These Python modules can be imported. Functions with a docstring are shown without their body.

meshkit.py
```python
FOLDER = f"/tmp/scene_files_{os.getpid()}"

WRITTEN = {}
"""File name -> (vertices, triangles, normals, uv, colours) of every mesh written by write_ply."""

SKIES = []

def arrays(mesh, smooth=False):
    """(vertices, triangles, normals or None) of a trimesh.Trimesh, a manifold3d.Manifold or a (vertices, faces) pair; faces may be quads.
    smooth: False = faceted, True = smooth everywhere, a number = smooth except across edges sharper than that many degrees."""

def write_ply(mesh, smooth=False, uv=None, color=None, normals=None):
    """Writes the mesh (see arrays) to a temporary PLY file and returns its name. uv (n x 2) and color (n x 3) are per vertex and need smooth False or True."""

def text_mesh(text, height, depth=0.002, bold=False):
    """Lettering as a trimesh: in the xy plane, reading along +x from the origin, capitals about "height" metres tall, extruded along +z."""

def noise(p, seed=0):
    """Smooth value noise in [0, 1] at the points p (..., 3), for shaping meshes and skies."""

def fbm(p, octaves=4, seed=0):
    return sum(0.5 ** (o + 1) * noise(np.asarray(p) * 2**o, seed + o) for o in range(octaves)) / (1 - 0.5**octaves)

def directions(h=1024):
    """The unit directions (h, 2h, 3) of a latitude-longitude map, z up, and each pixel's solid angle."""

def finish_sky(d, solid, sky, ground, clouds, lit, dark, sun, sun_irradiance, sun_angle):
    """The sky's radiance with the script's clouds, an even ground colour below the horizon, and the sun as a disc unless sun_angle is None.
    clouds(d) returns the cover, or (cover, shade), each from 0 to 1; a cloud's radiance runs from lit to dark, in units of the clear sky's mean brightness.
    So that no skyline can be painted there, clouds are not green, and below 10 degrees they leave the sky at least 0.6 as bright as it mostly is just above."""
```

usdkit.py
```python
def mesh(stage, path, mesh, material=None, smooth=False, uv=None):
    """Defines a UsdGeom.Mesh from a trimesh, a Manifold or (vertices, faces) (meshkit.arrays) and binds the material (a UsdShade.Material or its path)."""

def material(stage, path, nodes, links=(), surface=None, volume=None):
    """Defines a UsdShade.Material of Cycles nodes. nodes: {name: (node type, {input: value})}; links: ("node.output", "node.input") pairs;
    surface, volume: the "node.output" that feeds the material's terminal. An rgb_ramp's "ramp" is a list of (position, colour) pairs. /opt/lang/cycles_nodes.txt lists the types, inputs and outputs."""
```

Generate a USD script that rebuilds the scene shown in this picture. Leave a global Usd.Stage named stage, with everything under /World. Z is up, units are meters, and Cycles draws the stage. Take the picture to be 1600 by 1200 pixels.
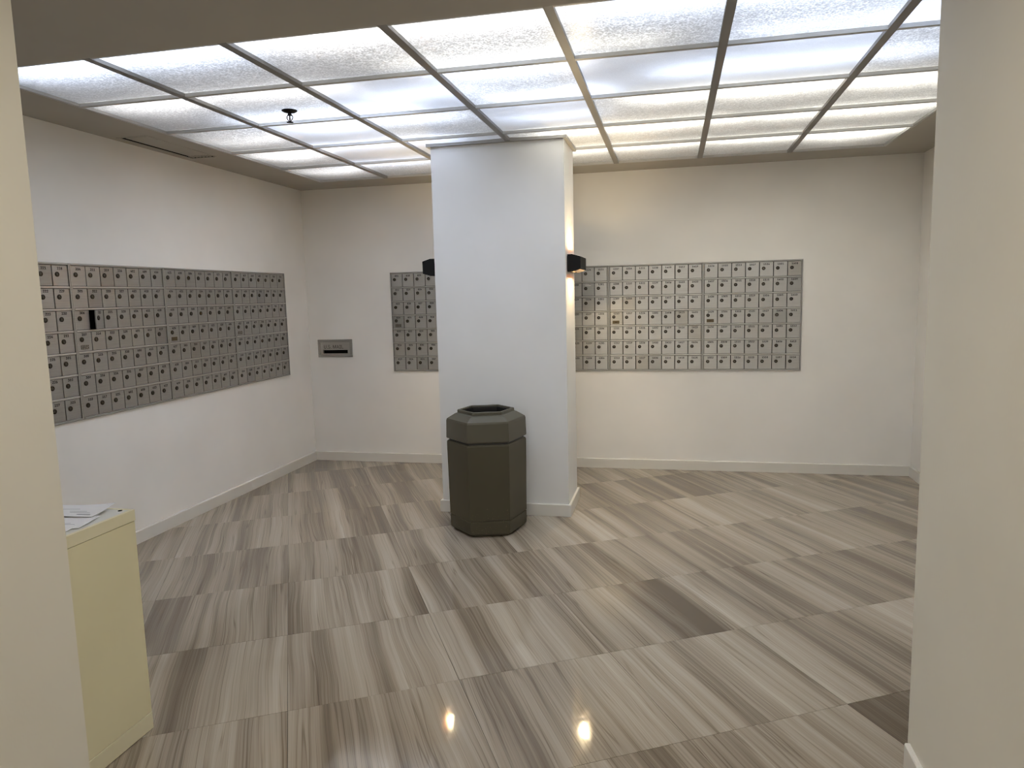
import math, random
import numpy as np, trimesh
import meshkit, usdkit
from pxr import Usd, UsdGeom, UsdLux, UsdShade, Gf, Sdf, Vt
from shapely.geometry import Polygon, box as sbox
from shapely import affinity
from shapely.ops import unary_union

stage = Usd.Stage.CreateInMemory()
UsdGeom.SetStageUpAxis(stage, UsdGeom.Tokens.z)
UsdGeom.SetStageMetersPerUnit(stage, 1.0)
UsdGeom.Xform.Define(stage, '/World')
UsdGeom.Scope.Define(stage, '/World/Looks')

# ---------------------------------------------------------------- camera, light, exposure
EXPOSURE = 0.14
CAM = (0.0, 0.0, 1.423)
YAW, PITCH, ROLL = -0.2210, 0.1216, -0.0247
cam = UsdGeom.Camera.Define(stage, '/World/camera')
fw = np.array([math.sin(YAW)*math.cos(PITCH), math.cos(YAW)*math.cos(PITCH), -math.sin(PITCH)])
rt = np.array([math.cos(YAW), -math.sin(YAW), 0.0])
up = np.cross(rt, fw)
rt2 = math.cos(ROLL)*rt + math.sin(ROLL)*up
up2 = -math.sin(ROLL)*rt + math.cos(ROLL)*up
M = Gf.Matrix4d(*rt2, 0, *up2, 0, *(-fw), 0, *CAM, 1)
cam.AddTransformOp().Set(M)
cam.CreateHorizontalApertureAttr(36.0)
cam.CreateVerticalApertureAttr(27.0)
cam.CreateFocalLengthAttr(36.0*1124.5/1600)
cam.CreateExposureAttr(EXPOSURE)
cam.CreateClippingRangeAttr(Gf.Vec2f(0.02, 100))

ZC = 2.371                                   # ceiling height
TUBE = 31.0                                  # radiance of a fluorescent tube behind the diffusers
COOL, NEUT, WARM = (0.82, 0.94, 1.17), (0.98, 0.97, 0.97), (1.03, 1.0, 0.90)
# (x centre, y, length, strength, colour): fluorescent tubes in the void above the luminous ceiling
TUBES = [(-2.15, 2.58, 1.15, 0.84, COOL), (-0.95, 2.6, 1.15, 0.62, NEUT), (0.3, 2.6, 1.15, 0.7, COOL), (1.1, 2.64, 0.55, 0.81, COOL),
         (-0.6, 2.95, 1.15, 0.34, WARM), (0.75, 2.97, 1.0, 0.58, COOL), (-2.42, 3.17, 0.6, 0.62, NEUT), (-1.75, 3.17, 0.6, 0.62, NEUT),
         (-0.7, 3.14, 0.55, 0.9, COOL), (0.5, 3.38, 1.15, 0.61, COOL), (-1.15, 3.38, 0.55, 0.5, COOL), (-1.8, 3.6, 1.0, 0.97, COOL),
         (-0.6, 3.58, 0.6, 0.9, COOL), (0.3, 3.8, 1.0, 1.05, WARM), (1.12, 3.84, 0.55, 1.11, WARM), (-2.45, 3.95, 0.55, 0.53, NEUT),
         (-1.6, 3.84, 1.0, 0.7, COOL), (-0.65, 4.0, 0.55, 0.45, COOL), (-1.75, 4.33, 0.9, 0.95, COOL), (-2.45, 4.45, 0.55, 0.85, NEUT),
         (-0.2, 4.4, 1.15, 1.05, WARM), (0.95, 4.4, 0.9, 1.05, WARM), (-1.8, 4.98, 1.0, 0.72, COOL), (-2.48, 5.1, 0.5, 0.7, NEUT),
         (-0.35, 5.0, 1.15, 0.95, WARM), (0.85, 5.02, 1.15, 1.05, WARM)]
for i, (tx, ty, tl, ts, tc) in enumerate(TUBES):
    L = UsdLux.RectLight.Define(stage, f'/World/ceiling_tube_light_{i:03d}')
    L.CreateWidthAttr(tl); L.CreateHeightAttr(0.05)
    L.CreateIntensityAttr(TUBE*ts); L.CreateColorAttr(Gf.Vec3f(*tc))
    L.AddTranslateOp().Set(Gf.Vec3d(tx, ty, ZC + 0.16))
# two square warm-white ceiling lights in the passage, above and behind the camera
LOBBY = 12.5
LOBBY_LAMPS = [(-0.40, 1.10), (-0.40, -1.60)]
for i, (lx, ly) in enumerate(LOBBY_LAMPS):
    L = UsdLux.RectLight.Define(stage, f'/World/passage_lamp_light_{i:03d}')
    L.CreateWidthAttr(.54); L.CreateHeightAttr(.54); L.CreateIntensityAttr(LOBBY); L.CreateColorAttr(Gf.Vec3f(1.0, 0.93, 0.80))
    L.AddTranslateOp().Set(Gf.Vec3d(lx, ly, ZC - 0.010))
SCONCE = 1900.0
# added fill light in a made-up opening at the passage rear, behind the camera
REAR_FILL = 2.6
YR = -4.2
L = UsdLux.RectLight.Define(stage, '/World/rear_fill_light')
L.CreateWidthAttr(1.95); L.CreateHeightAttr(1.95); L.CreateIntensityAttr(REAR_FILL); L.CreateColorAttr(Gf.Vec3f(1.0, 0.95, 0.86))
L.AddTranslateOp().Set(Gf.Vec3d(-.41, YR - .16, 1.12)); L.AddRotateXOp().Set(90.0)

# ---------------------------------------------------------------- helpers
names = {}
def numbered(parent, name):
    k = names.get((parent, name), 0)
    names[(parent, name)] = k + 1
    return f'{parent}/{name}' if k == 0 else f'{parent}/{name}_{k:03d}'
def pathof(p):
    return '/World' if p is None else str(p.GetPath())
def tag(prim, label=None, cat=None, group=None, kind=None):
    for k, v in (('label', label), ('category', cat), ('group', group), ('kind', kind)):
        if v: prim.SetCustomDataByKey(k, v)
    return prim
def obj(name, mesh, mat, parent=None, smooth=False, label=None):
    m = usdkit.mesh(stage, numbered(pathof(parent), name), mesh, mat, smooth=smooth)
    if label: m.GetPrim().SetCustomDataByKey('label', label)
    return m.GetPrim()
def thing(name, loc=(0, 0, 0), rz=0.0, label=None, cat=None, group=None, kind=None):
    x = UsdGeom.Xform.Define(stage, numbered('/World', name))
    x.AddTranslateOp().Set(Gf.Vec3d(*loc))
    if rz: x.AddRotateZOp().Set(rz)
    return tag(x.GetPrim(), label, cat, group, kind)
def cat(ms): return trimesh.util.concatenate(ms)
def bx(x0, x1, y0, y1, z0, z1):
    m = trimesh.creation.box((x1-x0, y1-y0, z1-z0)); m.apply_translation(((x0+x1)/2, (y0+y1)/2, (z0+z1)/2)); return m
def cbx(x0, x1, y0, y1, z0, z1, c=0.001):
    P = []
    for X, sx in ((x0, 1), (x1, -1)):
        for Y, sy in ((y0, 1), (y1, -1)):
            for Z, sz in ((z0, 1), (z1, -1)):
                P += [(X, Y+sy*c, Z+sz*c), (X+sx*c, Y, Z+sz*c), (X+sx*c, Y+sy*c, Z)]
    return trimesh.convex.convex_hull(np.array(P))
def cyl(r, h, p=(0, 0, 0), axis='z', n=16):
    m = trimesh.creation.cylinder(radius=r, height=h, sections=n)
    if axis == 'y': m.apply_transform(trimesh.transformations.rotation_matrix(math.pi/2, (1, 0, 0)))
    if axis == 'x': m.apply_transform(trimesh.transformations.rotation_matrix(math.pi/2, (0, 1, 0)))
    m.apply_translation(p); return m
def lathe(prof, n=32):
    return trimesh.creation.revolve(np.array(prof, float), sections=n)
def ngon(R, z, n=6, a0=0.0):
    return np.array([(R*math.cos(a0+2*math.pi*k/n), R*math.sin(a0+2*math.pi*k/n), z) for k in range(n)])
def loft(rings, cap0=True, cap1=True):
    n = len(rings[0]); V = np.vstack(rings); F = []
    for r in range(len(rings)-1):
        for k in range(n):
            a, b = r*n+k, r*n+(k+1) % n
            F += [(a, b, b+n), (a, b+n, a+n)]
    if cap0: F += [(0, k+1, k) for k in range(1, n-1)]
    o = (len(rings)-1)*n
    if cap1: F += [(o, o+k, o+k+1) for k in range(1, n-1)]
    return trimesh.Trimesh(V, F, process=False)
def extr(poly, h, z0=0.0):
    ps = getattr(poly, 'geoms', [poly])
    m = cat([trimesh.creation.extrude_polygon(p, h, engine='earcut') for p in ps if p.area > 1e-7]); m.apply_translation((0, 0, z0)); return m
def tube(pts, r, n=8):
    ms = []
    for a, b in zip(pts[:-1], pts[1:]):
        ms.append(trimesh.creation.cylinder(radius=r, segment=(a, b), sections=n))
    ms += [trimesh.creation.icosphere(1, r).apply_translation(p) for p in pts[1:-1]]
    return cat(ms)

LK = '/World/Looks/'
def mat(name, nodes, links=(), surface='p.BSDF'):
    return usdkit.material(stage, LK+name, nodes, links, surface=surface)
def plain(name, col, rough=.5, metal=0.0, spec=.5, **kw):
    return mat(name, {'p': ('principled_bsdf', dict(base_color=col, roughness=rough, metallic=metal, specular_ior_level=spec, **kw))})

# ---------------------------------------------------------------- materials
def wallpaint(name, col, rough=.55):
    return mat(name, {'g': ('geometry', {}), 'n': ('noise_texture', {'scale': 95.0, 'detail': 3.0}), 'n2': ('noise_texture', {'scale': 1.7, 'detail': 4.0}),
        'mr': ('map_range', {'from_min': .3, 'from_max': .7, 'to_min': .955, 'to_max': 1.03}), 'c': ('vector_math', {'math_type': 'scale', 'vector1': col}),
        'b': ('bump', {'strength': .10, 'distance': .002}), 'p': ('principled_bsdf', {'roughness': rough, 'specular_ior_level': .25})},
        [('g.position', 'n.vector'), ('g.position', 'n2.vector'), ('n2.fac', 'mr.value'), ('mr.result', 'c.scale'), ('c.vector', 'p.base_color'), ('n.fac', 'b.height'), ('b.normal', 'p.normal')])
wall_m = wallpaint('wall_paint', (.885, .86, .815))
pillar_m = wallpaint('pillar_paint', (.80, .795, .775))
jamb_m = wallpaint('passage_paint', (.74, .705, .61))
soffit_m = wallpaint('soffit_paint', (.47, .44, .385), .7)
base_m = plain('baseboard_paint', (.74, .71, .65), .35)
trim_m = plain('ceiling_trim', (.34, .33, .31), .4)
tee_m = plain('tee_metal', (.24, .23, .215), .45)
ctee_m = plain('cross_tee_metal', (.50, .495, .48), .4)
void_m = plain('void_white', (.85, .85, .85), .8)
# lens panels throw most of their light downwards: like any prismatic lighting lens they pass less of it at flat angles
def diffuser(name, dens, lo, tint, scale):
    return mat(name, {'g': ('geometry', {}), 'v': ('voronoi_texture', {'scale': scale, 'randomness': 1.0, 'feature': 'f1'}), 'v2': ('noise_texture', {'scale': scale*.45, 'detail': 2.0}),
        'mx': ('math', {'math_type': 'multiply'}), 'mr': ('map_range', {'from_min': .05, 'from_max': .42, 'to_min': lo, 'to_max': 1.0, 'clamp': True}), 'c': ('vector_math', {'math_type': 'scale', 'vector1': tint}),
        't': ('translucent_bsdf', {}), 'd': ('diffuse_bsdf', {'color': (.62, .62, .62)}), 'gl': ('glossy_bsdf', {'roughness': .25, 'color': (.9, .9, .9)}),
        'm1': ('mix_closure', {'fac': dens}), 'lw': ('layer_weight', {'blend': .5}), 'lr': ('map_range', {'from_min': .40, 'from_max': .86, 'to_min': 0.0, 'to_max': .66, 'clamp': True}), 'm2': ('mix_closure', {}), 'm3': ('mix_closure', {'fac': .06})},
        [('g.position', 'v.vector'), ('g.position', 'v2.vector'), ('v.distance', 'mx.value1'), ('v2.fac', 'mx.value2'), ('mx.value', 'mr.value'), ('mr.result', 'c.scale'), ('c.vector', 't.color'),
         ('t.BSDF', 'm1.closure1'), ('d.BSDF', 'm1.closure2'), ('lw.facing', 'lr.value'), ('lr.result', 'm2.fac'), ('m1.closure', 'm2.closure1'), ('d.BSDF', 'm2.closure2'), ('m2.closure', 'm3.closure1'), ('gl.BSDF', 'm3.closure2')], surface='m3.closure')
prism_m = diffuser('prismatic_diffuser', .25, .36, (1.06, 1.06, 1.06), 115.0)
frost_m = diffuser('frosted_diffuser', .30, .86, (.93, .95, 1.0), 230.0)

# floor tile: striated wood-grain marble, its veins running along the tile, shifted for every tile by the seed the mesh carries
FA = 0.5174
def marble():
    N = {'g': ('geometry', {}), 'rot': ('mapping', {'rotation': (0, 0, -FA)}), 's': ('separate_xyz', {}),
         'seed': ('attribute', {'attribute': 'tile_seed'}), 'tone': ('attribute', {'attribute': 'vein_tone'}),
         'sz': ('math', {'math_type': 'multiply', 'value2': 17.31}),
         # slow warp of the vein coordinate
         'wb': ('math', {'math_type': 'multiply', 'value2': 1.3}), 'wa': ('math', {'math_type': 'multiply', 'value2': 2.6}),
         'wv': ('combine_xyz', {}), 'wn': ('noise_texture', {'scale': 1.0, 'detail': 2.2, 'roughness': .42}),
         'ws': ('math', {'math_type': 'multiply_add', 'value2': .055, 'value3': -.0275}), 'a2': ('math', {'math_type': 'add'}),
         # broad bands, middle bands, hair lines
         'ba': ('math', {'math_type': 'multiply', 'value2': 8.5}), 'bb': ('math', {'math_type': 'multiply', 'value2': .28}), 'bv': ('combine_xyz', {}), 'bn': ('noise_texture', {'scale': 1.0, 'detail': 2.5, 'roughness': .6}),
         'fa': ('math', {'math_type': 'multiply', 'value2': 120.0}), 'fb': ('math', {'math_type': 'multiply', 'value2': .75}), 'fv': ('combine_xyz', {}), 'fn': ('noise_texture', {'scale': 1.0, 'detail': 4.0, 'roughness': .7}),
         'ha': ('math', {'math_type': 'multiply', 'value2': 30.0}), 'hb': ('math', {'math_type': 'multiply', 'value2': .42}), 'hv': ('combine_xyz', {}), 'hn': ('noise_texture', {'scale': 1.0, 'detail': 1.0}),
         'hr': ('rgb_ramp', {'ramp': [(0, (0, 0, 0)), (.482, (0, 0, 0)), (.5, (1, 1, 1)), (.518, (0, 0, 0)), (1, (0, 0, 0))]}), 'hbw': ('rgb_to_bw', {}),
         'k1': ('math', {'math_type': 'multiply', 'value2': .92}), 'k2': ('math', {'math_type': 'multiply_add', 'value2': .42}), 'k3': ('math', {'math_type': 'add'}), 'k4': ('math', {'math_type': 'multiply_add', 'value2': -.12}),
         'ramp': ('rgb_ramp', {'ramp': [(.40, (.128, .100, .071)), (.555, (.210, .170, .126)), (.65, (.298, .249, .192)), (.74, (.368, .315, .249)), (.92, (.48, .42, .342))]}),
         'sp': ('noise_texture', {'scale': 60.0, 'detail': 2.0}), 'spr': ('map_range', {'from_min': .3, 'from_max': .7, 'to_min': .05, 'to_max': .085}),
         'p': ('principled_bsdf', {'specular_ior_level': .42})}
    K = [('g.position', 'rot.vector'), ('rot.vector', 's.vector'), ('seed.fac', 'sz.value1'),
         ('s.x', 'wa.value1'), ('s.y', 'wb.value1'), ('wa.value', 'wv.x'), ('wb.value', 'wv.y'), ('sz.value', 'wv.z'), ('wv.vector', 'wn.vector'), ('wn.fac', 'ws.value1'), ('ws.value', 'a2.value1'), ('s.x', 'a2.value2'),
         ('a2.value', 'ba.value1'), ('s.y', 'bb.value1'), ('ba.value', 'bv.x'), ('bb.value', 'bv.y'), ('sz.value', 'bv.z'), ('bv.vector', 'bn.vector'),
         ('a2.value', 'fa.value1'), ('s.y', 'fb.value1'), ('fa.value', 'fv.x'), ('fb.value', 'fv.y'), ('sz.value', 'fv.z'), ('fv.vector', 'fn.vector'),
         ('a2.value', 'ha.value1'), ('s.y', 'hb.value1'), ('ha.value', 'hv.x'), ('hb.value', 'hv.y'), ('sz.value', 'hv.z'), ('hv.vector', 'hn.vector'), ('hn.fac', 'hr.fac'), ('hr.color', 'hbw.color'),
         ('bn.fac', 'k1.value1'), ('fn.fac', 'k2.value1'), ('k1.value', 'k2.value3'), ('k2.value', 'k3.value1'), ('tone.fac', 'k3.value2'), ('hbw.val', 'k4.value1'), ('k3.value', 'k4.value3'), ('k4.value', 'ramp.fac'),
         ('ramp.color', 'p.base_color'), ('g.position', 'sp.vector'), ('sp.fac', 'spr.value'), ('spr.result', 'p.roughness')]
    return mat('striated_marble', N, K)
marble_m = marble()
bed_m = plain('tile_bed', (.10, .085, .07), .8)

def brushed(name, col, rough=.40, metal=.80):
    return mat(name, {'g': ('geometry', {}), 'mp': ('mapping', {'scale': (3, 3, 140)}), 'n': ('noise_texture', {'scale': 2.0, 'detail': 3.0}), 'mr': ('map_range', {'from_min': .3, 'from_max': .7, 'to_min': .94, 'to_max': 1.06}),
        'c': ('vector_math', {'math_type': 'scale', 'vector1': col}), 'p': ('principled_bsdf', {'roughness': rough, 'metallic': metal})},
        [('g.position', 'mp.vector'), ('mp.vector', 'n.vector'), ('n.fac', 'mr.value'), ('mr.result', 'c.scale'), ('c.vector', 'p.base_color')])
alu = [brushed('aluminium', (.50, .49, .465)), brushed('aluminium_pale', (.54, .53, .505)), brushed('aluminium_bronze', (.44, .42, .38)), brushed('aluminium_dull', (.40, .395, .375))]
alu_left = [brushed('aluminium_shaded', (.40, .39, .37)), brushed('aluminium_shaded_pale', (.43, .42, .395)), brushed('aluminium_shaded_bronze', (.37, .35, .315)), brushed('aluminium_shaded_dull', (.33, .325, .31))]  # shaded copy of the aluminium, the left wall's darkness put in its colour
rail_m = brushed('aluminium_rail', (.56, .545, .51), .38)
frame_m = brushed('aluminium_frame', (.42, .41, .385), .45)
gap_m = plain('box_gap_dark', (.03, .028, .025), .7)
lock_m = plain('lock_bronze', (.05, .040, .030), .32, .7)
core_m = plain('lock_core', (.20, .185, .155), .28, .9)
ink_m = plain('number_ink', (.02, .018, .017), .6)
brass_m = plain('brass_plate', (.125, .095, .052), .38, .7)
etched_m = mat('etched_plate', {'g': ('geometry', {}), 'n': ('noise_texture', {'scale': 330.0, 'detail': 1.0}), 'r': ('rgb_ramp', {'ramp': [(.44, (.03, .027, .024)), (.56, (.36, .33, .28))]}), 'p': ('principled_bsdf', {'roughness': .4, 'metallic': .5})},
               [('g.position', 'n.vector'), ('n.fac', 'r.fac'), ('r.color', 'p.base_color')])
label_m = plain('paper_label', (.78, .77, .72), .6)
black_m = plain('matt_black', (.008, .008, .008), .6, 0.0, .2)
hole_m = plain('box_inside', (.012, .012, .012), .8)
slotdark_m = plain('slot_dark', (.004, .004, .004), .9)
def speck(name, col, spot, amount):
    return mat(name, {'g': ('geometry', {}), 'v': ('noise_texture', {'scale': 120.0, 'detail': 1.0}), 'z': ('separate_xyz', {}), 'n': ('noise_texture', {'scale': 9.0, 'detail': 2.0}),
        'zr': ('map_range', {'from_min': .10, 'from_max': .24, 'to_min': 0.10, 'to_max': 0.0, 'clamp': True}), 'th': ('math', {'math_type': 'add'}), 'r': ('rgb_ramp', {'ramp': [(.0, (0, 0, 0)), (.765, (0, 0, 0)), (.79, (1, 1, 1))]}),
        'bw': ('rgb_to_bw', {}), 'mx': ('mix', {'color1': col, 'color2': spot}), 'ma': ('math', {'math_type': 'multiply', 'value2': amount}),
        'b': ('bump', {'strength': .12, 'distance': .002}), 'nb': ('noise_texture', {'scale': 420.0}), 'p': ('principled_bsdf', {'roughness': .48, 'specular_ior_level': .4})},
        [('g.position', 'v.vector'), ('g.position', 'z.vector'), ('z.z', 'zr.value'), ('v.fac', 'th.value1'), ('zr.result', 'th.value2'), ('th.value', 'r.fac'), ('r.color', 'bw.color'), ('bw.val', 'ma.value1'), ('ma.value', 'mx.fac'),
         ('mx.color', 'p.base_color'), ('g.position', 'nb.vector'), ('nb.fac', 'b.height'), ('b.normal', 'p.normal')])
olive_m = speck('olive_plastic', (.066, .057, .034), (.20, .165, .10), .28)
olive_lid_m = plain('olive_lid', (.082, .074, .049), .42)
liner_m = plain('bin_liner', (.012, .012, .012), .35)
cream_m = wallpaint('cream_laminate', (.74, .68, .45), .4)
cream_edge_m = plain('cream_edge', (.74, .68, .47), .38)
ctop_m = plain('cabinet_top', (.70, .70, .66), .35)
paper_m = plain('paper', (.80, .80, .82), .6)
print_m = plain('grey_print', (.30, .30, .33), .7)
bulb_m = mat('warm_bulb', {'e': ('emission', {'color': (1.0, .62, .20), 'strength': 60.0})}, surface='e.emission')
amber_m = plain('gold_inside', (.62, .25, .012), .4, .3)

# ---------------------------------------------------------------- room dimensions
XL, XR, YB = -3.142, 1.757, 5.836
PX1, PX2, PY1, PY2 = -1.500, -0.650, 4.485, 4.900
JX, JY = 0.690, 2.210                       # right-hand passage corner
LX, LY = -1.505, 1.480                      # left-hand passage corner
rng = random.Random(7)
room = Polygon([(XL, LY), (LX, LY), (LX, YR), (JX, YR), (JX, JY), (XR, JY), (XR, YB), (XL, YB)])
pillar_poly = sbox(PX1, PY1, PX2, PY2)

# mailbox banks: wall, position along the wall, bottom
BW, BH = 0.7285, 0.8440
ML0, MLB = 3.2737, 0.8105
MBB = 0.8020
left_banks = [ML0 - .7293, ML0, ML0 + .7293, ML0 + 2*.7293]
back_banks = [-2.3521, -0.4993 - .7300, -0.4993, 0.2300]

# ---------------------------------------------------------------- structure: floor
floor = thing('floor', kind='structure', label='polished striated marble tile floor laid at an angle to the walls', cat='floor')
obj('bedding', extr(room.difference(pillar_poly.buffer(-.01)), .05, -.0625), bed_m, floor)
FU, FW, FV, FD = -.0871, .6148, 3.1056, .6059
TONES_ = {(2, -1): [.02, .05, .08, .02, -.12, -.20, -.22, -.24], (3, -3): [-.30, -.26, -.26, -.22, -.2, -.2, -.2, -.2], (-1, 0): [-.24, -.20, -.12, -.02, .03, .0, .05, .02],
         (1, -2): [-.18, -.20, -.02, .08, .03, .05, .02, .02], (1, -1): [.10, .08, -.16, -.10, .10, .0, .06, .08], (0, -2): [.0, -.02, .08, .02, -.04, .08, .02, .0],
         (0, -1): [.06, .05, .0, -.08, -.02, .06, .08, .0], (-1, -1): [-.03, -.05, -.06, -.06, -.02, .06, .06, .02], (0, 0): [-.08, .03, .05, .0, .06, .0, -.02, .0],
         (0, 1): [-.18, -.04, .08, .02, .0, .02, .0, -.02], (2, -2): [.0, .06, .08, -.06, .04, .06, .0, .02], (3, -1): [.10, .06, .02, .08, .04, .0, .04, .02],
         (3, -2): [.06, .10, .04, .02, .05, .02, .06, .02], (2, -3): [.02, -.06, .08, -.10, .06, .04, .08, .06], (1, 0): [.08, .04, -.02, .05, -.03, .02, .06, .02]}
ca, sa = math.cos(FA), math.sin(FA)
def to_world(poly): return affinity.affine_transform(poly, [ca, -sa, sa, ca, 0, 0])
inner = room.buffer(-.001).difference(pillar_poly.buffer(.001))
GAP = .0007
for m in range(-9, 9):
    for n in range(-13, 8):
        a0, b0 = FU + m*FW + GAP, FV + n*FD + GAP
        a1, b1 = a0 + FW - 2*GAP, b0 + FD - 2*GAP
        P = to_world(sbox(a0, b0, a1, b1)).intersection(inner)
        if P.is_empty or P.area < 2e-4: continue
        seed = rng.random()*10
        base = rng.uniform(-.035, .045)
        tn = [base + rng.uniform(-.055, .055) for _ in range(8)]
        if (m, n) in TONES_: tn = [v*.8 for v in TONES_[(m, n)]]
        dz = rng.uniform(-.0004, 0)
        V, F, T = [], [], []
        for k in range(7):
            S = to_world(sbox(a0 + (a1-a0)*k/7, b0, a0 + (a1-a0)*(k+1)/7, b1)).intersection(P)
            for g in getattr(S, 'geoms', [S]):
                if g.geom_type != 'Polygon' or g.area < 1e-7: continue
                v, f = trimesh.creation.triangulate_polygon(g, engine='earcut')
                f = np.asarray(f); v = np.asarray(v)
                nz = np.cross(v[f[:, 1]] - v[f[:, 0]], v[f[:, 2]] - v[f[:, 0]])
                f = np.where((nz < 0)[:, None], f[:, ::-1], f)
                o = len(V)
                for q in v:
                    u = min(max((q[0]*ca + q[1]*sa - a0)/(a1-a0)*7, 0), 7)
                    i = min(int(u), 6); T.append(tn[i] + (tn[i+1] - tn[i])*(u - i))
                    V.append((q[0], q[1], dz))
                F += [tuple(x + o) for x in f]
        for g in getattr(P, 'geoms', [P]):                      # tile edges
            if g.geom_type != 'Polygon': continue
            c = np.array(g.exterior.coords)[:-1]
            if not g.exterior.is_ccw: c = c[::-1]
            for i in range(len(c)):
                p, q = c[i], c[(i+1) % len(c)]; o = len(V)
                V += [(*p, dz), (*q, dz), (*q, -.0124), (*p, -.0124)]; T += [tn[0]]*4
                F += [(o, o+3, o+2), (o, o+2, o+1)]
        t = obj('floor_tile', (np.array(V), np.array(F)), marble_m, floor)
        pv = UsdGeom.PrimvarsAPI(t)
        pv.CreatePrimvar('vein_tone', Sdf.ValueTypeNames.FloatArray, 'vertex').Set(Vt.FloatArray.FromNumpy(np.array(T, np.float32)))
        pv.CreatePrimvar('tile_seed', Sdf.ValueTypeNames.FloatArray, 'vertex').Set(Vt.FloatArray.FromNumpy(np.full(len(V), seed, np.float32)))

# ---------------------------------------------------------------- structure: walls
def wall_panel(w0, w1, h, holes, t):
    """A wall in local x (along), z (up); its face at y = 0, thickness t towards +y; holes = (x0, x1, z0, z1)."""
    P = sbox(w0, 0, w1, h)
    for a, b, c, d in holes: P = P.difference(sbox(a, c, b, d))
    m = extr(P, t)
    m.apply_transform(np.array([[1, 0, 0, 0], [0, 0, -1, t], [0, 1, 0, 0], [0, 0, 0, 1]], float))
    return m
ZT = ZC + .34
R90 = trimesh.transformations.rotation_matrix(math.pi/2, (0, 0, 1))
niche = .012
wl = wall_panel(LY, YB, ZC, [(left_banks[0]+niche, left_banks[-1]+BW-niche, MLB+niche, MLB+BH-niche)], .30)
wl.apply_transform(R90); wl.apply_translation((XL, 0, 0))
tag(obj('wall_left', wl, wall_m), 'long white wall on the left holding three and a bit banks of mailboxes', 'wall', kind='structure')
SLOT = (-3.058, -2.732, .927, 1.083)
wb = wall_panel(XL-.30, XR+.30, ZC, [(back_banks[0]+niche, back_banks[0]+BW-niche, MBB+niche, MBB+BH-niche), (back_banks[1]+niche, back_banks[3]+BW-niche, MBB+niche, MBB+BH-niche),
                             (SLOT[0]+.03, SLOT[1]-.03, SLOT[2]+.03, SLOT[3]-.03)], .30)
wb.apply_translation((0, YB, 0))
tag(obj('wall_back', wb, wall_m), 'white back wall with the mail slot and mailboxes either side of the pillar', 'wall', kind='structure')
tag(obj('wall_right', bx(XR, XR+.2, JY, YB, 0, ZC), wall_m), 'narrow strip of white wall at the far right corner', 'wall', kind='structure')
tag(obj('wall_passage_left', bx(XL-.30, LX, YR, LY, 0, ZC), jamb_m), 'cream wall end close at the left edge of the picture', 'wall', kind='structure')
tag(obj('wall_passage_right', bx(JX, XR+.2, YR, JY, 0, ZC), jamb_m), 'cream wall end close at the right edge of the picture', 'wall', kind='structure')
rear = wall_panel(LX, JX, ZC, [(-1.41, .59, .12, 2.12)], .12)  # opening added to let the rear fill light in
rear.apply_translation((0, YR-.12, 0))
tag(obj('wall_passage_rear', rear, jamb_m), 'cream wall with an added opening for the fill light at the end of the passage behind the viewer', 'wall', kind='structure')
wn = thing('window_1', (-.41, YR-.06, 1.12), label='added frame of the fill light opening at the end of the passage', cat='window', kind='structure')  # made-up open frame round the rear fill light, out of view
obj('frame', cat([bx(-1.0, -.95, -.03, .03, -1, 1), bx(.95, 1.0, -.03, .03, -1, 1), bx(-.95, .95, -.03, .03, .95, 1), bx(-.95, .95, -.03, .03, -1, -.95), bx(-.025, .025, -.03, .03, -.95, .95)]), frame_m, wn)
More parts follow.
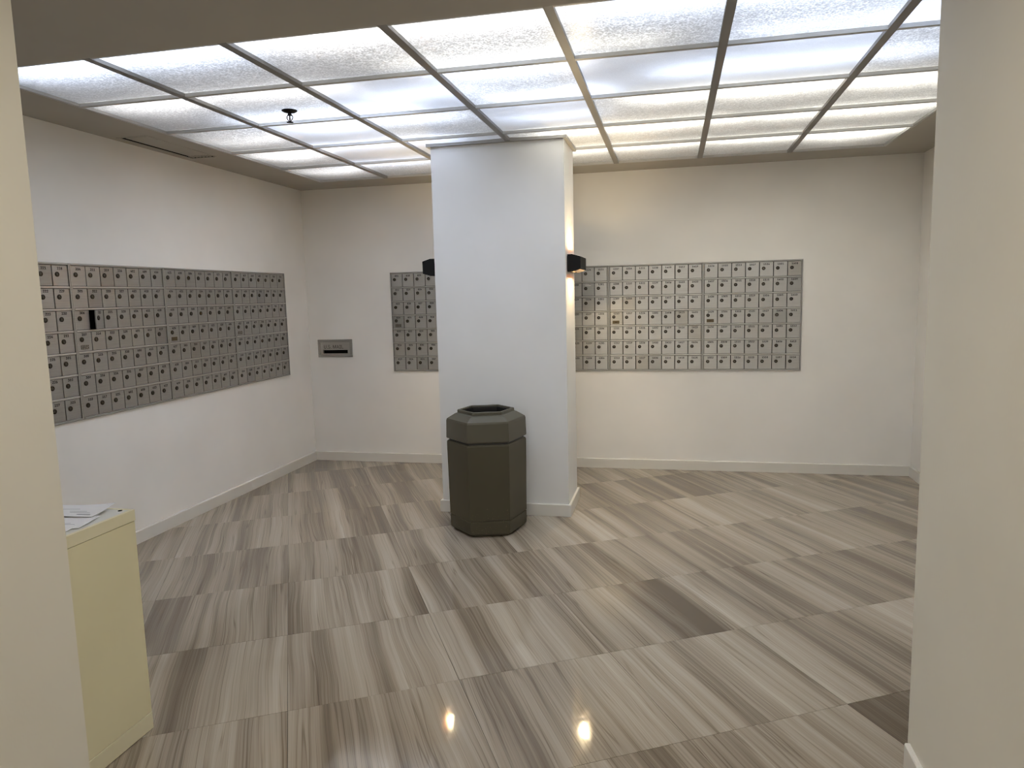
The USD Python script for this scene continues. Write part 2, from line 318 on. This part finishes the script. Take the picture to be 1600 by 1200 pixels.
tag(obj('wall_pillar', bx(PX1, PX2, PY1, PY2, 0, ZT), pillar_m), 'square white pillar standing in the room behind the olive bin', 'pillar', kind='structure')

# baseboards: a board with a small bevel on its upper edge
def board(p, q, nrm, h=.078, t=.015):
    p, q, nrm = np.array(p, float), np.array(q, float), np.array(nrm, float)
    L = np.linalg.norm(q-p); d = (q-p)/L
    prof = [(0, 0), (t, 0), (t, h-.004), (t-.003, h), (0, h)]
    V = [(*(p + d*s + nrm*a), z) for s in (0, L) for a, z in prof]; n = 5; F = []
    for k in range(n):
        a, b = k, (k+1) % n; F += [(a, b, b+n), (a, b+n, a+n)]
    F += [(0, k+1, k) for k in range(1, n-1)] + [(n, n+k, n+k+1) for k in range(1, n-1)]
    m = trimesh.Trimesh(np.array(V), F, process=False); m.fix_normals(); return m
ST = dict(kind='structure')
tag(obj('baseboard_left', board((XL, YB), (XL, LY), (1, 0)), base_m), 'white baseboard along the left wall', 'baseboard', **ST)
tag(obj('baseboard_back', board((XR, YB), (XL, YB), (0, -1)), base_m), 'white baseboard along the back wall', 'baseboard', **ST)
tag(obj('baseboard_right', board((XR, JY), (XR, YB), (-1, 0)), base_m), 'short white baseboard at the far right corner', 'baseboard', **ST)
tag(obj('baseboard_passage', board((JX, YR), (JX, JY-.02), (-1, 0)), base_m), 'white baseboard at the foot of the near right wall', 'baseboard', **ST)
pb = thing('baseboard_pillar', label='white baseboard around the foot of the pillar', cat='baseboard', **ST)
obj('board', board((PX2+.015, PY1), (PX1-.015, PY1), (0, -1)), base_m, pb)
obj('board', board((PX1-.015, PY2), (PX2+.015, PY2), (0, 1)), base_m, pb)
obj('board', board((PX1, PY1), (PX1, PY2), (-1, 0)), base_m, pb)
obj('board', board((PX2, PY2), (PX2, PY1), (1, 0)), base_m, pb)

# ---------------------------------------------------------------- structure: luminous ceiling
GX = [-2.786, -2.213, -1.622, -.994, -.407, .189, .795, 1.413]
GY = [2.485, 3.061, 3.673, 4.281, 4.886, 5.500]
ceil = thing('ceiling', kind='structure', label='luminous ceiling of square backlit diffuser panels in a metal grid with a painted border', cat='ceiling')
opening = sbox(GX[0], GY[0], GX[-1], GY[-1])
outer = unary_union([room.buffer(.10, join_style=2)])
GRILLE = sbox(-2.995-.084, 3.985-.321, -2.995+.084, 3.985+.321)
obj('soffit', extr(outer.difference(opening).difference(GRILLE), .05, ZC), soffit_m, ceil)
# the void above, closed and white
vw = cat([bx(GX[0]-.06, GX[-1]+.06, GY[0]-.06, GY[-1]+.06, ZT, ZT+.02), bx(GX[0]-.06, GX[0]-.04, GY[0]-.06, GY[-1]+.06, ZC+.05, ZT), bx(GX[-1]+.04, GX[-1]+.06, GY[0]-.06, GY[-1]+.06, ZC+.05, ZT),
          bx(GX[0]-.06, GX[-1]+.06, GY[0]-.06, GY[0]-.04, ZC+.05, ZT), bx(GX[0]-.06, GX[-1]+.06, GY[-1]+.04, GY[-1]+.06, ZC+.05, ZT)])
obj('light_void', vw, void_m, ceil)
TX1, TX2, TY1, TY2 = PX1-.022, PX2+.022, PY1-.022, PY2+.022       # trim around the pillar's head
hole = sbox(TX1, TY1, TX2, TY2)
def tee(x0, x1, y0, y1, h, m, nm):
    for g in [sbox(x0, y0, x1, y1).difference(hole)]:
        for q in getattr(g, 'geoms', [g]):
            if q.area > 1e-5: obj(nm, extr(q, h, ZC), m, ceil)
TW, CW = .017, .011
for x in GX[1:-1]: tee(x-TW, x+TW, GY[0], GY[-1], .015, tee_m, 'main_tee')
for y in GY[1:-1]:
    for i in range(7): tee(GX[i]+(TW if i else 0), GX[i+1]-(TW if i < 6 else 0), y-CW, y+CW, .015, ctee_m, 'cross_tee')
A = .016
for a, b, c, d in ((GX[0], GX[-1], GY[0], GY[0]+A), (GX[0], GX[-1], GY[-1]-A, GY[-1]), (GX[0], GX[0]+A, GY[0]+A, GY[-1]-A), (GX[-1]-A, GX[-1], GY[0]+A, GY[-1]-A)):
    obj('edge_angle', bx(a, b, c, d, ZC+.001, ZC+.015), ctee_m, ceil)
SAG = {(0, 0): .020, (0, 1): .017, (0, 2): .030, (0, 3): .028, (0, 4): .02, (1, 2): .014, (6, 4): .022, (6, 1): .012, (5, 1): .01}
FROST = {(1, 1), (2, 1), (4, 1), (5, 1), (3, 2), (3, 3), (2, 3), (1, 2), (1, 3), (6, 0), (4, 2)} - {(1, 1), (4, 2)}
FROST = {(2, 1), (4, 1), (5, 1), (3, 2), (2, 3), (1, 2), (1, 3), (6, 0)}
for i in range(7):
    for j in range(5):
        x0, x1, y0, y1 = GX[i]+.002, GX[i+1]-.002, GY[j]+.002, GY[j+1]-.002
        P = sbox(x0, y0, x1, y1).difference(hole)
        sag = SAG.get((i, j), rng.uniform(.003, .009))
        V, F = [], []
        N = 10
        for a in range(N):
            for b in range(N):
                c = sbox(x0+(x1-x0)*a/N, y0+(y1-y0)*b/N, x0+(x1-x0)*(a+1)/N, y0+(y1-y0)*(b+1)/N).intersection(P)
                for g in getattr(c, 'geoms', [c]):
                    if g.geom_type != 'Polygon' or g.area < 1e-8: continue
                    v, f = trimesh.creation.triangulate_polygon(g, engine='earcut'); o = len(V)
                    f = np.asarray(f); nz = np.cross(v[f[:, 1]] - v[f[:, 0]], v[f[:, 2]] - v[f[:, 0]])
                    f = np.where((nz > 0)[:, None], f[:, ::-1], f)
                    V += [tuple(q) for q in v]; F += [tuple(x+o) for x in f]
        V = np.array(V)
        u, w = (V[:, 0]-x0)/(x1-x0), (V[:, 1]-y0)/(y1-y0)
        z = ZC + .0185 - sag*np.sin(np.pi*np.clip(u, .0, 1))**.8*np.sin(np.pi*np.clip(w, 0, 1))**.8
        m = trimesh.Trimesh(np.c_[V, z], F, process=True); m.merge_vertices()
        obj('diffuser_panel', m, frost_m if (i, j) in FROST else prism_m, ceil, smooth=True)
tr = thing('trim_1', label='thin dark metal trim around the head of the pillar', cat='trim', kind='structure')
for a, b, c, d in ((TX1, TX2, TY1, PY1), (TX1, TX2, PY2, TY2), (TX1, PX1, PY1, PY2), (PX2, TX2, PY1, PY2)):
    obj('angle', bx(a, b, c, d, ZC-.004, ZC+.02), trim_m, tr)

# ---------------------------------------------------------------- mailbox banks
DIG = {d: meshkit.text_mesh(d, .0128, .0005, bold=True) for d in '0123456789'}
TO_FACE = np.array([[1, 0, 0, 0], [0, 0, -1, 0], [0, 1, 0, 0], [0, 0, 0, 1]], float)
def lettering(s, x, z, y):
    ms, w = [], 0.0
    for ch in s:
        m = DIG[ch].copy(); wd = m.bounds[1][0]
        m.apply_translation((w, 0, 0)); w += wd + .0012; ms.append(m)
    m = cat([q.copy().apply_translation((d, .4*d, 0)) for q in ms for d in (-.0005, .0005)]); m.apply_translation((-w/2, 0, 0)); m.apply_transform(TO_FACE); m.apply_translation((x, y, z)); return m
SIDE, TOPB = .009, .010
CP = (BW - 2*SIDE)/7
RP = (BH - 2*TOPB)/7
RAIL = .0112
DW, DH = CP - .0048, RP - RAIL - .0030
FRONT, DOOR = -.012, -.007
lock_mesh = lathe([(0, 0), (.0132, 0), (.0132, .0030), (.0118, .0042), (.0072, .0044), (.0064, .0028), (0, .0028)], 14)
core_mesh = cat([lathe([(0, 0), (.0054, 0), (.0054, .0014), (.0046, .0018), (0, .0018)], 12)])
for m in (lock_mesh, core_mesh): m.apply_transform(TO_FACE)
slot_mesh = cbx(-.0009, .0009, -.0008, 0, -.0038, .0038, .0002)
def bank(loc, rz, label, cols, plate, group, tones, opened=None, paper=None, shut=()):
    t = thing('mailbox_bank', loc, rz, label, 'mailboxes', group)
    fr = cat([cbx(0, SIDE, FRONT, .004, 0, BH, .0012), cbx(BW-SIDE, BW, FRONT, .004, 0, BH, .0012), cbx(SIDE, BW-SIDE, FRONT, .004, 0, TOPB, .0012), cbx(SIDE, BW-SIDE, FRONT, .004, BH-TOPB, BH, .0012)])
    obj('frame', fr, frame_m, t)
    cells = [bx(SIDE + c*CP, SIDE + (c+1)*CP, .006, .012, TOPB + (6-r)*RP, TOPB + (7-r)*RP) for c in range(7) for r in range(7) if (c, r) != opened]
    obj('backing', cat(cells + [bx(niche+.001, SIDE+.001, .004, .012, niche+.001, BH-niche-.001), ]), gap_m, t)
    for r in range(1, 7):
        z = TOPB + r*RP
        obj('rail', cbx(SIDE, BW-SIDE, FRONT, .006, z-RAIL/2, z+RAIL/2, .0022), rail_m, t)
    if opened:
        c, r = opened
        x0, z0 = SIDE + c*CP, TOPB + (6-r)*RP
        obj('compartment', cat([bx(x0, x0+.002, .004, .27, z0, z0+RP), bx(x0+CP-.002, x0+CP, .004, .27, z0, z0+RP), bx(x0, x0+CP, .006, .27, z0, z0+.003), bx(x0, x0+CP, .006, .27, z0+RP-.003, z0+RP), bx(x0, x0+CP, .268, .27, z0, z0+RP)]), hole_m, t)
    for c in range(7):
        for r in range(7):
            if (c, r) in shut: continue
            x0, z0 = SIDE + c*CP + .0024, TOPB + (6-r)*RP + RAIL/2 + .0015
            if r == 6: z0 -= RAIL/2 - .002
            h = DH + (RAIL/2 - .002 if r in (0, 6) else 0)
            jit = rng.uniform(-.0006, .0006)
            T = np.eye(4)
            if (c, r) == opened:
                T = trimesh.transformations.rotation_matrix(math.radians(20), (0, 0, 1), (x0 + DW, DOOR, 0))
            def put(m, T=T): m = m.copy(); m.apply_transform(T); return m
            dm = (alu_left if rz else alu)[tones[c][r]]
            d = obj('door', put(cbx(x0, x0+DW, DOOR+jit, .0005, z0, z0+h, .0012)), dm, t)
            lx, lz = x0 + DW*.29, z0 + DH*.58
            if (r == 3 and c == 0): lz += .004
            lk = lock_mesh.copy(); lk.apply_translation((lx, DOOR+jit, lz)); obj('lock', put(lk), lock_m, d, smooth=40)
            co = cat([core_mesh]); co = co.copy(); co.apply_translation((lx, DOOR+jit-.0028, lz)); obj('lock_core', put(co), core_m, d, smooth=40, label='paler keyed core of the lock')
            sl = slot_mesh.copy(); sl.apply_transform(trimesh.transformations.rotation_matrix(rng.choice((0, 0, .5, -.6, 1.3)), (0, 1, 0))); sl.apply_translation((lx, DOOR+jit-.0046, lz)); obj('keyway', put(sl), slotdark_m, d)
            num = cols[c][r]
            nx, nz = x0 + DW*.50, z0 + DH*.815
            if paper == (c, r):
                obj('paper_label', put(cbx(nx-.024, nx+.024, DOOR+jit-.0008, DOOR+jit, nz-.005, nz+.015, .0003)), label_m, d, label='white paper label stuck over the number')
                nz -= .0; yy = DOOR+jit-.0008
            else: yy = DOOR+jit
            obj('number', put(lettering(num, nx, nz, yy)), ink_m, d)
            if r == 3 and c == 0:
                pm, slit = plate
                obj('lock_plate', put(cbx(x0+.018, x0+.072, DOOR+jit-.0022, DOOR+jit, z0+.010, z0+.034, .0006)), pm, d, label='small metal plate under the lock')
                if slit: obj('plate_slot', put(cbx(x0+.038, x0+.054, DOOR+jit-.0027, DOOR+jit-.0021, z0+.0205, z0+.0235, .0002)), slotdark_m, d)
    return t
def runs(start_list):
    """Seven columns of seven numbers read downwards."""
    return [[str(start_list[c][r]) for r in range(7)] for c in range(7)]
def seq(first, per):
    out, n = [], first
    for k in range(49):
        out.append(n); n += 1
        if n % 100 > per: n = (n//100 + 1)*100 + 1
        if n//100 == 13: n = 1401
    return [out[7*c:7*c+7] for c in range(7)]
def tones(special={}, p=.12):
    T = [[(rng.choice((1, 2, 3)) if rng.random() < p else 0) for r in range(7)] for c in range(7)]
    for k, v in special.items(): T[k[0]][k[1]] = v
    return T
r7 = lambda a: list(range(a, a+7))
L1 = seq(117, 31)[:5] + [r7(221), [228, 229, 230, 231, 301, 302, 303]]
L2 = [r7(304), r7(311), r7(319), [326, 327, 328, 329, 330, 331, 401], r7(402), r7(409), r7(416)]
L3, L4 = seq(423, 31), seq(610, 31)
B0 = [r7(811), r7(818), [825, 826, 827, 828, 829, 830, 831]] + seq(901, 31)[:4]
B3 = seq(1426, 30); B3 = [[1426, 1427, 1428, 1429, 1430, 1501, 1502]] + [r7(1503), r7(1510), r7(1517), r7(1524), r7(1601), r7(1608)]
B2 = [r7(1207), r7(1214), r7(1221), [1228, 1229, 1230, 1401, 1402, 1403, 1404], r7(1405), r7(1412), r7(1419)]
B1 = [r7(1020), [1027, 1028, 1029, 1030, 1031, 1101, 1102], r7(1103), r7(1110), r7(1117), r7(1124), [1131, 1201, 1202, 1203, 1204, 1205, 1206]]
def S(t): return [[str(x) for x in c] for c in t]
GL_, GB_ = 'mailbox banks set in the left wall', 'mailbox banks set in the back wall'
def left(y): return (XL, y, MLB)
def back(x): return (x, YB, MBB)
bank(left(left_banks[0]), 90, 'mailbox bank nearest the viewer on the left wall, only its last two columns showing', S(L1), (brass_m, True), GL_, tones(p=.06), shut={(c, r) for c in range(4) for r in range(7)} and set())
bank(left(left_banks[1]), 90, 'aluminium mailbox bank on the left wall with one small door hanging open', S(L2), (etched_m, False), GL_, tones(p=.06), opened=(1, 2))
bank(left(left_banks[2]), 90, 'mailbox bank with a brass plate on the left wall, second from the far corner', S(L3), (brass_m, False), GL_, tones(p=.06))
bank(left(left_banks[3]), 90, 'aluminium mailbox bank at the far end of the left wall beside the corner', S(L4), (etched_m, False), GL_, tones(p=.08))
bank(back(back_banks[0]), 0, 'aluminium mailbox bank on the back wall left of the pillar, partly hidden by it', S(B0), (etched_m, False), GB_, tones(p=.08))
bank(back(back_banks[1]), 0, 'mailbox bank mostly behind the pillar on its right, one door with a white label', S(B1), (brass_m, True), GB_, tones({(5, 1): 3}), paper=(5, 1))
bank(back(back_banks[2]), 0, 'mailbox bank second from the right end of the back wall, right of the pillar', S(B2), (brass_m, True), GB_, tones({(1, 2): 2, (0, 3): 2, (5, 3): 2, (6, 4): 2, (2, 6): 2}, .06))
bank(back(back_banks[3]), 0, 'mailbox bank at the right end of the back wall, darker doors at its upper right', S(B3), (brass_m, True), GB_, tones({(6, 0): 2, (6, 1): 3, (3, 0): 1, (4, 0): 1, (5, 0): 1, (6, 2): 1}, .05))

# ---------------------------------------------------------------- mail slot in the back wall
ms = thing('mail_slot', (SLOT[0], YB, SLOT[2]), label='grey metal mail drop slot plate in the back wall near the left corner', cat='mail slot')
W_, H_ = SLOT[1]-SLOT[0], SLOT[3]-SLOT[2]
fx = .024
obj('frame', cat([cbx(0, W_, -.010, .004, 0, fx, .002), cbx(0, W_, -.010, .004, H_-fx, H_, .002), cbx(0, fx, -.010, .004, fx, H_-fx, .002), cbx(W_-fx, W_, -.010, .004, fx, H_-fx, .002)]), alu[3], ms)
sx0, sx1, sz0, sz1 = .046, W_-.046, .033, .062
obj('plate', cat([bx(fx, W_-fx, -.004, .004, sz1, H_-fx), bx(fx, W_-fx, -.004, .004, fx, sz0), bx(fx, sx0, -.004, .004, sz0, sz1), bx(sx1, W_-fx, -.004, .004, sz0, sz1)]), alu[0], ms)
obj('slot', cat([bx(sx0-.004, sx1+.004, .028, .032, sz0-.002, sz1+.002), bx(sx0-.004, sx1+.004, .004, .03, sz1, sz1+.003), bx(sx0-.004, sx1+.004, .004, .03, sz0-.003, sz0)]), slotdark_m, ms)
tm = meshkit.text_mesh('U.S. MAIL', .030, .0012, bold=False)
s_ = .185/(tm.bounds[1][0]-tm.bounds[0][0]); tm.apply_scale((s_, 1, 1)); tm.apply_transform(TO_FACE); tm.apply_translation((.052, -.004, .076))
obj('lettering', tm, plain('slot_letters', (.10, .10, .09), .5, .4), ms, label='raised words U.S. MAIL above the slot')

# ---------------------------------------------------------------- hexagonal litter bin
BCX, BCY, BA = -1.113, 4.205, math.radians(16+60*0-44-16+0)
BA = math.radians(17.0)
bn = thing('litter_bin', (BCX, BCY, 0), label='olive hexagonal litter bin in front of the pillar', cat='bin')
def hx(R, z): return ngon(R, z, 6, BA)
def band(prof, cap0=True, cap1=True): return loft([hx(r, z) for r, z in prof], cap0, cap1)
obj('foot', band([(.206, 0), (.214, .004), (.214, .010), (.2315, .016), (.2345, .022), (.2360, .0935), (.2315, .0965)]), olive_m, bn)
obj('body', band([(.2315, .0965), (.2315, .0985), (.2368, .1015), (.2430, .548), (.241, .556), (.236, .560)]), olive_m, bn)
obj('lid_seat', band([(.228, .560), (.228, .572)], False, False), liner_m, bn, label='dark gap under the lid')
lid = band([(.236, .571), (.2435, .574), (.2455, .580), (.2425, .683), (.2385, .694), (.188, .723), (.174, .728), (.160, .728), (.157, .700), (.157, .60)], False, False)
obj('lid', lid, olive_lid_m, bn)
obj('rim', band([(.158, .726), (.170, .726), (.1735, .729), (.1735, .742), (.171, .746), (.159, .746), (.1555, .742), (.1555, .69)], False, False), olive_lid_m, bn)
obj('liner', band([(.138, .34), (.1545, .725), (.1545, .735), (.1500, .735), (.1490, .725), (.128, .345)], True, False), liner_m, bn, label='black bag inside the opening')

# ---------------------------------------------------------------- wall sconces on the pillar's sides
def sconce(px, sgn, yc, label):
    t = thing('wall_sconce', (px, yc, 1.620), label=label, cat='wall light', group=None)
    Ly, h0, h1, dx, f0 = .150, .0545, .039, .086, .034
    X = lambda a: sgn*a
    def quad(prof_out, prof_in, y0, y1):      # not used for closed shells
        pass
    def slab(pts, y0, y1):                    # convex prism in x-z over y
        P = [(X(a), y, z) for a, z in pts for y in (y0, y1)]
        return trimesh.convex.convex_hull(np.array(P))
    w = .004
    ends = [slab([(.004, -h0), (.004, h0), (f0, h0), (dx, h1), (dx, -h1), (f0, -h0)], s*Ly - (w if s > 0 else 0), s*Ly + (0 if s > 0 else w)) for s in (-1, 1)]
    front = slab([(dx-w, -h1), (dx, -h1), (dx, h1), (dx-w, h1)], -Ly+w, Ly-w)
    tops = []
    for z in (1, -1):
        tops.append(slab([(.004, z*h0), (.004, z*(h0-w)), (.026, z*(h0-w)), (.026, z*h0)], -Ly+w, Ly-w))     # closed strip next to the wall
    hs = obj('housing', cat(ends + [front] + tops), black_m, t)
    obj('gold_lining', cat([slab([(dx-w-.002, -h1+.001), (dx-w, -h1+.001), (dx-w, h1-.001), (dx-w-.002, h1-.001)], -Ly+w, Ly-w), slab([(.005, -h0+w), (.006, -h0+w), (.006, h0-w), (.005, h0-w)], -Ly+w, Ly-w)]), amber_m, t, label='gold reflector inside the black box')
    obj('back_plate', slab([(0, -.045), (.004, -.045), (.004, .045), (0, .045)], -.13, .13), black_m, t)
    bulb = trimesh.creation.icosphere(2, .013); bulb.apply_scale((1, 1.6, 1)); bulb.apply_translation((X(.050), 0, 0))
    obj('bulb', bulb, bulb_m, t, smooth=True, label='glowing warm bulb')
    L = UsdLux.SphereLight.Define(stage, str(t.GetPath()) + '/lamp_light')
    L.CreateRadiusAttr(.016); L.CreateIntensityAttr(SCONCE); L.CreateColorAttr(Gf.Vec3f(1.0, .78, .46))
    L.AddTranslateOp().Set(Gf.Vec3d(X(.050), 0, 0))
    return t
sconce(PX2, 1, 4.700, 'black box wall light glowing amber underneath on the right side of the pillar')
sconce(PX1, -1, 4.645, 'black box wall light peeping out on the left side of the pillar')

# ---------------------------------------------------------------- cream cabinet and its papers
CX1, CY1, CH = -1.712, 1.958, .763
CX0, CY0 = -2.35, LY+.01
cb = thing('cabinet', ((CX0+CX1)/2, (CY0+CY1)/2, 0), label='low cream laminate cabinet behind the near left wall end with papers on top', cat='cabinet')
hw, hd = (CX1-CX0)/2, (CY1-CY0)/2
obj('plinth', cbx(-hw, hw-.001, -hd, hd-.001, 0.002, .060, .001), cream_edge_m, cb)
obj('side_panel', cbx(hw-.020, hw-.002, -hd+.001, hd-.002, .0615, CH-.0385, .0006), cream_m, cb)
obj('body', cat([bx(-hw, hw-.021, -hd+.002, -hd+.02, .061, CH-.039), bx(-hw, -hw+.018, -hd+.02, hd-.003, .061, CH-.039), bx(-hw+.018, hw-.021, hd-.02, hd-.003, .061, CH-.039), bx(-hw+.018, hw-.021, -hd+.02, hd-.02, .061, .079)]), cream_m, cb)
obj('top_edge', cat([cbx(hw-.012, hw, -hd, hd, CH-.037, CH, .0008), cbx(-hw, hw-.012, hd-.012, hd, CH-.037, CH, .0008)]), cream_edge_m, cb, label='paler cream edge band of the top')
obj('top_panel', bx(-hw, hw-.012, -hd, hd-.012, CH-.037, CH-.0006), ctop_m, cb, label='whitish cabinet top')
obj('fitting_hole', cyl(.0065, .0012, (hw-.037, hd-.022, CH-.0002), n=16), slotdark_m, cb, label='small dark fitting hole near the corner')
def sheet(x, y, z, w, l, rz, curl, label, lines, nm='envelope'):
    t = thing(nm, (x, y, z), rz, label, 'envelope', 'papers left on the cabinet')
    nx_, ny_ = 8, 6
    gx, gy = np.meshgrid(np.linspace(-w/2, w/2, nx_+1), np.linspace(-l/2, l/2, ny_+1), indexing='ij')
    def zz(X, Y): return curl*np.clip((X/w+.5), 0, 1)**2.5*np.clip(Y/l+.5, 0, 1)**1.5
    th = .0011
    top = np.c_[gx.ravel(), gy.ravel(), zz(gx, gy).ravel()+th]; bot = np.c_[gx.ravel(), gy.ravel(), zz(gx, gy).ravel()]
    idx = np.arange((nx_+1)*(ny_+1)).reshape(nx_+1, ny_+1); F = []
    o = len(top)
    for i in range(nx_):
        for j in range(ny_):
            a, b, c, d = idx[i, j], idx[i+1, j], idx[i+1, j+1], idx[i, j+1]
            F += [(a, b, c), (a, c, d), (o+a, o+c, o+b), (o+a, o+d, o+c)]
    rim = list(idx[:, 0]) + list(idx[-1, 1:]) + list(idx[-2::-1, -1]) + list(idx[0, -2:0:-1])
    for p, q in zip(rim, rim[1:]+rim[:1]): F += [(p, o+p, o+q), (p, o+q, q)]
    obj('sheet', (np.vstack([top, bot]), np.array(F)), paper_m, t)
    ms_ = []
    for (a, b, ln, hh) in lines:
        v = np.array([(a*w, b*l, 0), (a*w+ln*w, b*l, 0), (a*w+ln*w, b*l+hh, 0), (a*w, b*l+hh, 0)]); v[:, 2] = zz(v[:, 0], v[:, 1]) + th + .0003
        ms_.append(trimesh.Trimesh(v, [(0, 1, 2), (0, 2, 3)], process=False))
    obj('printing', cat(ms_), print_m, t, label='faint grey print')
    return t
ZP = CH
LN = [(-.35, .22, .34, .0025), (-.30, .10, .40, .0025), (.02, -.10, .26, .003), (.06, -.20, .30, .003), (.22, -.36, .20, .007)]
sheet(-1.863, 1.688, ZP, .24, .115, 12, .003, 'white printed envelope lowest and nearest the viewer on the cabinet', LN[:3])
sheet(-1.862, 1.782, ZP+.0016, .24, .110, 11.5, .004, 'white printed envelope in the middle of the three on the cabinet', LN[:4])
sheet(-1.893, 1.890, ZP+.0068, .24, .112, 3, .014, 'white printed envelope on top, farthest back on the cabinet, its corner curling up', LN[1:])
# ---------------------------------------------------------------- air grille and sprinkler on the ceiling
vg = thing('air_grille', (-2.995, 3.985, ZC), label='painted metal air grille in the ceiling border above the left wall', cat='air grille')
gw, gl = .098, .335
obj('frame', cat([bx(-gw, -gw+.014, -gl, gl, -.002, 0), bx(gw-.014, gw, -gl, gl, -.002, 0), bx(-gw+.014, gw-.014, -gl, -gl+.014, -.002, 0), bx(-gw+.014, gw-.014, gl-.014, gl, -.002, 0)]), soffit_m, vg)
obj('throat', cat([bx(-gw+.014, gw-.014, -gl+.014, gl-.014, .046, .049), bx(-gw+.0142, -gw+.016, -gl+.014, gl-.014, .001, .046), bx(gw-.016, gw-.0142, -gl+.014, gl-.014, .001, .046), bx(-gw+.016, gw-.016, -gl+.0142, -gl+.016, .001, .046), bx(-gw+.016, gw-.016, gl-.016, gl-.0142, .001, .046)]), slotdark_m, vg, label='dark opening behind the blade')
obj('blade', cbx(-gw+.034, gw-.018, -gl+.034, gl-.078, .001, .006, .001), soffit_m, vg)
for k in range(6): obj('louver', cbx(-gw+.022+k*.025, -gw+.022+k*.025+.014, gl-.068, gl-.020, .001, .006, .0008), soffit_m, vg)
for x, y in ((-gw+.007, -gl+.06), (gw-.007, -gl+.10), (-gw+.007, gl-.12), (gw-.007, gl-.03)): obj('screw', cyl(.0035, .002, (x, y, -.0028), n=10), trim_m, vg)
sk = thing('sprinkler_head', (-1.896, 3.456, ZC+.012), label='small dark sprinkler head hanging from a diffuser panel near the left', cat='sprinkler')
obj('escutcheon', lathe([(0, .0), (.038, .0), (.0385, -.003), (.030, -.008), (.013, -.012), (0, -.012)], 28).apply_translation((0, 0, 0)), black_m, sk, smooth=30)
obj('nozzle', cat([cyl(.009, .016, (0, 0, -.018), n=14), cyl(.0032, .030, (0, 0, -.038), n=8)]), black_m, sk, smooth=30)
for s in (-1, 1): obj('yoke_arm', tube([np.array((s*.008, 0, -.020)), np.array((s*.0155, 0, -.030)), np.array((s*.0150, 0, -.040)), np.array((s*.004, 0, -.055))], .0022), black_m, sk, smooth=40)
obj('deflector', cat([cyl(.0165, .0022, (0, 0, -.0585), n=20), cyl(.004, .006, (0, 0, -.056), n=10)]), black_m, sk, smooth=30)

# square ceiling lights of the passage (above and behind the viewer)
for lx, ly in LOBBY_LAMPS:
    t = thing('ceiling_light', (lx, ly, ZC), label='square ceiling light of the passage ' + ('just above the viewer' if ly > 0 else 'farther behind the viewer'), cat='ceiling light')
    obj('frame', cat([bx(-.30, -.275, -.30, .30, -.018, 0), bx(.275, .30, -.30, .30, -.018, 0), bx(-.275, .275, -.30, -.275, -.018, 0), bx(-.275, .275, .275, .30, -.018, 0)]), base_m, t)
    obj('tray', bx(-.275, .275, -.275, .275, -.006, 0), void_m, t)
